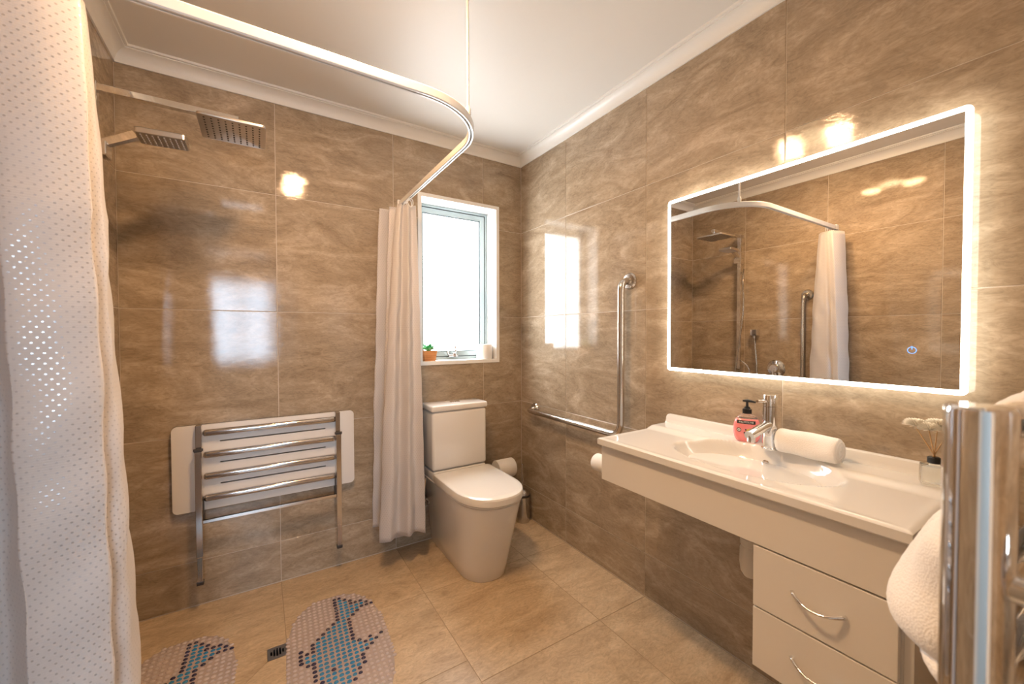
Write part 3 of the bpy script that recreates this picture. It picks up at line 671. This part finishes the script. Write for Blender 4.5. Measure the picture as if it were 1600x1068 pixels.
tr = thing('basin_trap', 'white plastic waste trap under the basin beside the drawers', 'waste pipe', (-.2, -1.6, .45))
bm = B(); lathe(bm, (-.2, -1.612, 0), [(.017, .70), (.017, .60)], 20); lathe(bm, (-.2, -1.612, 0), [(.025, .625), (.028, .62), (.028, .585), (.025, .58)], 20); fin(bm, 'tail_pipe', 'pvc', tr, auto=.5)
bm = B(); lathe(bm, (-.2, -1.612, 0), [(.024, .586), (.030, .578), (.030, .560), (.026, .555), (.030, .545), (.031, .50), (.027, .472), (.018, .458), (.006, .452)], 24); fin(bm, 'trap_bottle', 'pvc', tr, auto=.5)
bm = B(); tube(bm, [(-.2, -1.612, .55), (-.001, -1.612, .55)], .016, 16); fin(bm, 'outlet_pipe', 'pvc', tr, smooth=True)

tp = thing('basin_mixer', 'chrome single-lever basin mixer on the vanity top', 'tap', (-.086, -1.612, .844))
bm = B(); lathe(bm, (-.086, -1.612, .8446), [(.024, 0), (.024, .004), (.0212, .006), (.0212, .140)], 36); fin(bm, 'body', 'chrome', tp, auto=.5)
bm = B(); lathe(bm, (-.086, -1.612, .8446), [(.0212, .1415), (.0212, .174), (.0195, .178), (.017, .1785)], 36); fin(bm, 'cap', 'chrome', tp, auto=.5)
bm = B(); tube(bm, [(-.098, -1.612, .925), (-.215, -1.612, .905)], [.0155, .0145], 24); cyl(bm, (-.203, -1.612, .905), (-.203, -1.612, .884), .012, 20); fin(bm, 'spout', 'chrome', tp, auto=.6)
bm = B(); tube(bm, [(-.100, -1.612, 1.002), (-.168, -1.612, 1.009)], [.0050, .0042], 12); fin(bm, 'lever', 'chrome', tp, auto=.6)

# soap bottle
sb = thing('soap_bottle', 'pink liquid soap bottle with a black pump on the vanity top', 'soap bottle', (-.054, -1.522, .844))
sc = Vector((-.054, -1.522, .8442)); fnv = Vector((-.90, -.436, 0)).normalized(); sdv = Vector((-fnv.y, fnv.x, 0))   # face normal, side
sdv = Vector((0.436, -.90, 0)).normalized()
def ov(h, a, b, p=2.4):
    out = []
    for k in range(32):
        t_ = 2*PI*k/32; c, s = math.cos(t_), math.sin(t_)
        out.append(sc+sdv*(a*math.copysign(abs(c)**(2/p), c))+fnv*(b*math.copysign(abs(s)**(2/p), s))+Vector((0, 0, h)))
    return out
bprof = [(0, .029, .014), (.003, .033, .016), (.014, .039, .018), (.030, .0425, .019), (.050, .0425, .019), (.064, .0405, .0185), (.074, .037, .0172), (.081, .033, .0158)]
bm = B(); ring_loft(bm, [ov(*q) for q in bprof]); fin(bm, 'bottle_body', 'soap', sb, smooth=True)
bm = B(); ring_loft(bm, [ov(*q) for q in ((.0812, .033, .0158), (.087, .028, .0142), (.093, .021, .012), (.097, .015, .010), (.101, .0125, .0095))]); fin(bm, 'bottle_shoulder', 'clear_plastic', sb, smooth=True)
pm = thing
bm = B(); lathe(bm, sc, [(.0145, .099), (.0145, .114), (.010, .116), (.009, .121), (.0045, .123), (.0042, .138), (.0055, .141)], 24)
pa = [sc+sdv*d_+Vector((0, 0, h)) for d_, h in ((-.014, .1425), (0, .143), (.012, .142), (.026, .139))]
tube(bm, pa, [.0032, .0055, .0042, .0030], 10); fin(bm, 'pump', 'black', sb, auto=.6, label='black pump head')
def on_face(u, h, d=0.0):
    a, b = .0425, .019
    if h < .035: a, b = .038+(.0425-.038)*(h-.015)/.02, .0175+.0015*(h-.015)/.02
    if h > .055: a, b = .0425-.0025*(h-.055)/.017, .019-.001*(h-.055)/.017
    dep = b*(max(0, 1-abs(u/a)**2.4))**(1/2.4)
    return sc+sdv*u+fnv*(dep+.0005+d)+Vector((0, 0, h))
def patch(bm, u0, u1, h0, h1, d=0.0, n=10):
    v = [[bm.verts.new(on_face(u0+(u1-u0)*i/n, h, d)) for i in range(n+1)] for h in (h0, (h0+h1)/2, h1)]
    for j in range(2):
        for i in range(n): bm.faces.new((v[j][i], v[j][i+1], v[j+1][i+1], v[j+1][i]))
def disc(bm, u, h, r, d=0.0, n=20, r0=0.0, sq=1.0):
    if r0 > 0:
        a = [bm.verts.new(on_face(u+r*math.cos(2*PI*k/n), h+sq*r*math.sin(2*PI*k/n), d)) for k in range(n)]
        b = [bm.verts.new(on_face(u+r0*math.cos(2*PI*k/n), h+sq*r0*math.sin(2*PI*k/n), d)) for k in range(n)]
        for k in range(n): bm.faces.new((a[k], a[(k+1) % n], b[(k+1) % n], b[k]))
    else:
        c = bm.verts.new(on_face(u, h, d)); a = [bm.verts.new(on_face(u+r*math.cos(2*PI*k/n), h+sq*r*math.sin(2*PI*k/n), d)) for k in range(n)]
        for k in range(n): bm.faces.new((a[k], a[(k+1) % n], c))
bm = B(); patch(bm, -.030, .026, .064, .0755); lb = fin(bm, 'label_band', 'label_black', sb)
me = text_mesh('PALMOLIVE', .0088)
for v in me.vertices: v.co = on_face(-.002+v.co.x, .0697+v.co.y, .0006+v.co.z)
link('lettering', me, 'label_white', lb)
bm = B(); disc(bm, -.024, .042, .0072, .0003); ic = fin(bm, 'round_badge', 'label_black', sb)
bm = B(); disc(bm, -.024, .042, .0052, .0007); disc(bm, -.024, .042, .0002, .0008); fin(bm, 'badge_centre', 'label_white', ic)
bm = B(); disc(bm, -.024, .0415, .0018, .0011); fin(bm, 'badge_mark', 'label_black', ic)
bm = B(); disc(bm, .012, .037, .0150, .0003, sq=.80); fr = fin(bm, 'fruit_picture', 'lime', sb)
bm = B(); disc(bm, .010, .0395, .0118, .0007, sq=.72); fin(bm, 'fruit_flesh', 'lime_in', fr)
bm = B(); disc(bm, -.006, .0330, .0035, .0009); disc(bm, .003, .0265, .0030, .0009); disc(bm, -.003, .0440, .0026, .0009); fin(bm, 'berry_picture', 'label_black', fr)

# rolled towel
def towel_noise(p, a): return a*(math.sin(p.x*910+p.z*530)*math.sin(p.y*870+p.z*310)+.6*math.sin(p.y*1510+p.x*390)*math.sin(p.z*1330))
rolled = thing('rolled_towel', 'white hand towel rolled up beside the basin tap', 'towel', (-.088, -1.727, .844))
rc = Vector((-.092, 0, .8845)); ny_ = 70; bm = B(); rings = []; nr = 64
def roll_prof(k, f):
    a = 2*PI*k/nr
    r = .0385+.0016*math.sin(3*a+1+f*2)+.0012*math.sin(f*9+a*2)
    if f < .06: r *= .90+.10*math.sqrt(max(0, f/.06))
    if f > .94: r *= .93+.07*math.sqrt(max(0, (1-f)/.06))
    x, z = r*math.cos(a)*1.03, r*math.sin(a)*.98
    if z < -.030: z = -.030-(abs(z)-.030)*.9
    return x, max(z, -.0398)
for i in range(ny_+1):
    f = i/ny_; y = -1.644-.162*f; ring = []
    for k in range(nr):
        x, z = roll_prof(k, f); p = Vector((rc.x+x-.012*f, y, rc.z+z)); q = Vector((x, 0, z)).normalized()
        ring.append(p+q*towel_noise(p, .0003))
    rings.append(ring)
ring_loft(bm, rings); fin(bm, 'towel_roll', 'towel', rolled, smooth=True)
for yy, sg in ((-1.806, -1), (-1.644, 1)):
    bm = B(); pts = []
    xo = rc.x-(.012 if sg < 0 else 0)
    for k in range(70):
        a = k*.21; r = .034-.00040*k
        pts.append((xo+r*math.cos(a-1.2), yy+sg*.0005, rc.z+r*math.sin(a-1.2)*.97))
    tube(bm, pts, .0033, 8); fin(bm, 'spiral_end', 'towel', rolled, smooth=True)

# reed diffuser
df = thing('reed_diffuser', 'clear glass reed diffuser with cream flowers on the vanity end', 'reed diffuser', (-.078, -1.990, .844))
dc = Vector((-.078, -1.990, .8443))
bm = B(); rot = Matrix.Rotation(.35, 3, 'Z')
def sq(k, h): return [dc+rot @ Vector((a*k, b*k, 0))+Vector((0, 0, h)) for a, b in rrect(-.024, .024, -.024, .024, .006, 3)]
ring_loft(bm, [sq(.97, 0), sq(1, .003), sq(1, .044), sq(.95, .048), sq(.45, .050), sq(.40, .054)]); glass = fin(bm, 'glass_bottle', 'bottle_glass', df, auto=.5)
bm = B(); lathe(bm, dc, [(.0125, .0545), (.0125, .068), (.010, .070)], 24); fin(bm, 'collar', 'black', df, auto=.5)
tips = [(-.022, .030, .155), (-.004, -.006, .158), (.006, -.024, .150), (-.028, .004, .150)]
for k, (a, b_, h) in enumerate(tips):
    bm = B(); tube(bm, [dc+Vector((a*-.25, b_*-.25, .058)), dc+Vector((a, b_, h-.012))], .0013, 8); fin(bm, 'reed', 'cone', df, smooth=True)
    c = dc+Vector((a, b_, h-.010)); bm = B()
    for i in range(110):
        t_ = i*2.399; rr3 = .008+.021*math.sqrt(i/110); d = Vector((math.cos(t_), math.sin(t_), 0)); s = Vector((-d.y, d.x, 0)); zt = .019*(1-(i/110)**1.6)
        p0 = c+d*.002; p1 = c+d*rr3*.7+Vector((0, 0, zt*.9)); p2 = c+d*rr3+Vector((0, 0, zt))
        v = [bm.verts.new(q) for q in (p0-s*.0008, p0+s*.0008, p1+s*.0019, p2, p1-s*.0019)]
        bm.faces.new(v)
    bmesh.ops.solidify(bm, geom=bm.faces[:], thickness=.0005)
    fin(bm, 'flower', 'flower', df)

# ------------------------------------------------------------------ lit mirror
mr = thing('lit_mirror', 'rectangular wall mirror with a glowing white border above the vanity', 'mirror', (-.042, -1.61, 1.07))
MY0, MY1, MZ0, MZ1 = -2.038, -1.186, 1.070, 1.778; XM = -.042
bm = B(); box(bm, -.030, -.0005, MY0+.055, MY1-.055, MZ0+.055, MZ1-.055, .002); fin(bm, 'back_box', 'alu_white', mr)
bm = B(); prism(bm, rrect(MY0+.0125, MY1-.0125, MZ0+.0125, MZ1-.0125, .002, 2), XM, -.0305, 'yz'); fin(bm, 'mirror_glass', 'mirror', mr)
o_ = rrect(MY0, MY1, MZ0, MZ1, .012, 5); i_ = rrect(MY0+.0128, MY1-.0128, MZ0+.0128, MZ1-.0128, .002, 5)
bm = B(); n = len(o_)
q = [[bm.verts.new((x, a, b_)) for a, b_ in pp] for x, pp in ((XM-.0003, o_), (XM-.0003, i_), (-.033, i_), (-.033, o_))]
for k in range(n):
    j = (k+1) % n
    for a in range(4): bm.faces.new((q[a][k], q[a][j], q[(a+1) % 4][j], q[(a+1) % 4][k]))
fin(bm, 'light_border', 'led', mr)
bm = B(); pts = [(XM-.0008, -1.938+.0085*math.cos(2*PI*k/28), 1.179+.0085*math.sin(2*PI*k/28)) for k in range(28)]; tube(bm, pts, .0007, 6, closed=True)
tube(bm, [(XM-.0008, -1.938, 1.181), (XM-.0008, -1.938, 1.1895)], .0009, 6); fin(bm, 'touch_switch', 'icon', mr, label='blue glowing touch switch ring')

# ------------------------------------------------------------------ heater lamp on the ceiling
lampx = -1.275
lp = thing('ceiling_heater_lamp_offscreen', 'white ceiling lamp unit with two warm glowing bulbs', 'ceiling lamp', (lampx, -1.20, 2.40))
bm = B(); prism(bm, rrect(lampx-.10, lampx+.10, -1.43, -.97, .03), 2.382, 2.3998, 'xy', .004); fin(bm, 'base_plate', 'lacquer', lp, auto=.6)
for y in (-1.08, -1.32):
    bm = B(); lathe(bm, (lampx, y, 0), [(.076, 2.3815), (.079, 2.354), (.076, 2.350), (.073, 2.354), (.066, 2.3815)], 32, cap=False); fin(bm, 'bezel', 'chrome', lp, auto=.6)
    bm = B(); lathe(bm, (lampx, y, 0), [(.056, 2.3815), (.061, 2.371), (.060, 2.358), (.050, 2.344), (.030, 2.335), (.008, 2.332)], 28); fin(bm, 'bulb_offscreen', 'bulb', lp, smooth=True)
bm = B(); box(bm, lampx-.055, lampx+.055, -1.238, -1.162, 2.366, 2.3815, .006); fin(bm, 'light_diffuser_offscreen', 'diffuser', lp, auto=.6)

# ------------------------------------------------------------------ floor drain
dn = thing('floor_drain', 'square steel floor drain grate in the shower floor', 'drain', (-1.4635, -.4995, 0))
sl = [rrect(-1.4635+(k-2)*.0098-.0030, -1.4635+(k-2)*.0098+.0030, -.4995-h_, -.4995+h_, .0029, 4) for k, h_ in enumerate((.011, .019, .022, .019, .011))]
bm = B(); holed_plate(bm, rrect(-1.4955, -1.4315, -.5325, -.4665, .002, 2), sl, -.0025, .0004); fin(bm, 'grate', 'grille', dn)
bm = B(); sx0, sx1, sy0, sy1 = -1.4955, -1.4315, -.5325, -.4665
box(bm, sx0, sx0+.002, sy0, sy1, -.09, -.0026); box(bm, sx1-.002, sx1, sy0, sy1, -.09, -.0026); box(bm, sx0+.002, sx1-.002, sy0, sy0+.002, -.09, -.0026); box(bm, sx0+.002, sx1-.002, sy1-.002, sy1, -.09, -.0026); box(bm, sx0, sx1, sy0, sy1, -.093, -.09); fin(bm, 'sump', 'grille', dn)

# ------------------------------------------------------------------ bath mats with a bubble dolphin
FISH = """.......NN......
.......NBN.....
.......NBBN....
.......NBBNNN..
.......NBBBBBN.
.......NBBBBNNN
.......NBBBN...
.......NBBN....
......NBBN.....
.....NBBBN.....
....NBBBBN.....
...NBBBBBN.....
..NBBBBBBN.....
N.NBBBBBBN.....
NNNBBBBBBN.....
NBBBBBBBBBN.N.N
NBBBBBBBBBBNBN.
.NNBBBBBBBBBN..
..NBBBBBBBBN...
..NBBBBBBBN....
..NBBNBBBBN....
..NBBBBBBBN....
...NBBBBBN.....
...NBBBBBN.....
....NBBBN......
.....NBN.......
......N........""".split('\n')
def make_mat(ox, oy, label):
    p = .0207; th = .044; U_ = Vector((1, -th, 0)).normalized(); V_ = Vector((-th, -1, 0)).normalized(); o0 = Vector((ox, oy, 0))
    def at(c, r): return o0+U_*((c-7)*p)+V_*(r*p)
    t = thing('bath_mat', label, 'bath mat', at(7.0, 15.3), 'bubble bath mats on the shower floor')
    ccx, ccy, hw, hl2 = 6.45, 15.3, 8.95, 16.9
    def inside(c, r, s=1.0):
        a, b_ = abs(c-ccx)/(hw*s), abs(r-ccy)/(hl2*s)
        return a**2.6+b_**2.6 <= 1
    def dome(bm, c, rx_, ry_, h):
        rg = []
        for k_, hh_ in ((1.0, .0015), (.86, h*.62), (.50, h*.93)):
            rg.append([bm.verts.new(c+U_*rx_*k_*math.cos(2*PI*i/8)+V_*ry_*k_*math.sin(2*PI*i/8)+Vector((0, 0, hh_))) for i in range(8)])
        tp_ = bm.verts.new(c+Vector((0, 0, h)))
        for a in range(2):
            for i in range(8): bm.faces.new((rg[a][i], rg[a][(i+1) % 8], rg[a+1][(i+1) % 8], rg[a+1][i]))
        for i in range(8): bm.faces.new((rg[2][i], rg[2][(i+1) % 8], tp_))
    cl_, bl_, nv_ = B(), B(), B()
    for r in range(-4, 36):
        for c in range(-5, 19):
            ch = FISH[r][c] if 0 <= r < len(FISH) and 0 <= c < 15 else '.'
            if ch == '.' and not inside(c, r): continue
            jit = Vector((random.uniform(-1, 1)*.0012, random.uniform(-1, 1)*.0012, 0)); s = random.uniform(.9, 1.08)
            dome({'.': cl_, 'B': bl_, 'N': nv_}[ch], at(c, r)+jit, .0088*s, .0076*s, .0060)
    bm = B(); prism(bm, [tuple(at(ccx+(hw-.15)*math.copysign(abs(math.cos(a))**(2/2.6), math.cos(a)), ccy+(hl2-.15)*math.copysign(abs(math.sin(a))**(2/2.6), math.sin(a)))[:2]) for a in (2*PI*k/72 for k in range(72))], .0003, .0016)
    fin(bm, 'vinyl_sheet', 'sheet', t)
    fin(cl_, 'clear_bubbles', 'bub_clear', t, smooth=True)['kind'] = 'stuff'
    o = fin(bl_, 'blue_bubbles', 'bub_blue', t, smooth=True, label='blue bubbles forming the body of a dolphin'); o['kind'] = 'stuff'
    o = fin(nv_, 'navy_bubbles', 'bub_navy', t, smooth=True, label='navy bubbles outlining a dolphin'); o['kind'] = 'stuff'
make_mat(-1.231, -.294, 'clear bubble bath mat with a blue dolphin between the drain and the toilet')
make_mat(-1.754, -.275, 'clear bubble bath mat with a blue dolphin between the drain and the shower wall')

# ------------------------------------------------------------------ heated towel rail on the near wall, with towels
hr = thing('heated_towel_rail', 'chrome ladder towel rail standing off the wall beside the doorway', 'towel rail', (-.86, YN, .45))
py = -2.216
for x in (-1.124, -.60):
    bm = B(); lathe(bm, (x, py, 0), [(.0135, .45), (.016, .4525), (.016, 1.1755), (.0155, 1.178), (.0140, 1.1797)], 40); fin(bm, 'post', 'chrome', hr, auto=.5)
    for z in (1.072, .56):
        bm = B(); cyl(bm, (x, py, z), (x, YN+.004, z), .0085, 20); lathe(bm, (x, YN+.0005, z), [(.022, 0), (.022, .006), (.010, .009)], 28, 'y'); fin(bm, 'wall_bracket', 'chrome', hr, auto=.5)
for z in (1.125, 1.02, .93, .84, .75, .66, .57):
    bm = B(); cyl(bm, (-1.124, py+.004, z), (-.60, py+.004, z), .009, 16); fin(bm, 'bar', 'chrome', hr, smooth=True)
def draped(name, label, x0, x1, prof, thick, seed):
    t = thing(name, label, 'towel', ((x0+x1)/2, prof[-1][0], prof[-1][1]))
    c = catmull([(0, a, b_) for a, b_ in prof], 10); nxx = 56; bm = B(); g_ = []
    for i in range(nxx+1):
        f = i/nxx; x = x0+(x1-x0)*f; row = []
        for j, p in enumerate(c):
            wv_ = .006*math.sin(f*13+seed)*max(0, (j-8)/len(c))+.003*math.sin(f*29+j*.15)
            gg = math.sqrt(max(0.0, 1-(1-min(f/.3, 1))**2)); yb_ = -2.183
            py_ = p.y if p.y < yb_ else yb_+(p.y-yb_)*gg
            q = Vector((x+.006*math.sin(j*.22+seed), py_+wv_*gg, p.z+.004*math.sin(f*7)*(j/len(c))))
            row.append(bm.verts.new(q+Vector((0, 1, .3))*towel_noise(q, .00025)))
        g_.append(row)
    for i in range(nxx):
        for j in range(len(c)-1): bm.faces.new((g_[i][j], g_[i+1][j], g_[i+1][j+1], g_[i][j+1]))
    o = fin(bm, 'terry_cloth', 'towel', t, smooth=True); sd = o.modifiers.new('thickness', 'SOLIDIFY'); sd.thickness = thick; sd.offset = 0
    return t
draped('hanging_towel', 'white bath towel draped over the chrome ladder towel rail', -.900, -.63,
       [(-2.262, .80), (-2.255, .95), (-2.246, 1.08), (-2.236, 1.135), (-2.212, 1.152), (-2.190, 1.138), (-2.176, 1.09), (-2.160, 1.02), (-2.138, .985), (-2.120, .945), (-2.110, .91), (-2.116, .884), (-2.134, .872), (-2.140, .866), (-2.150, .852), (-2.166, .842)], .016, .7)
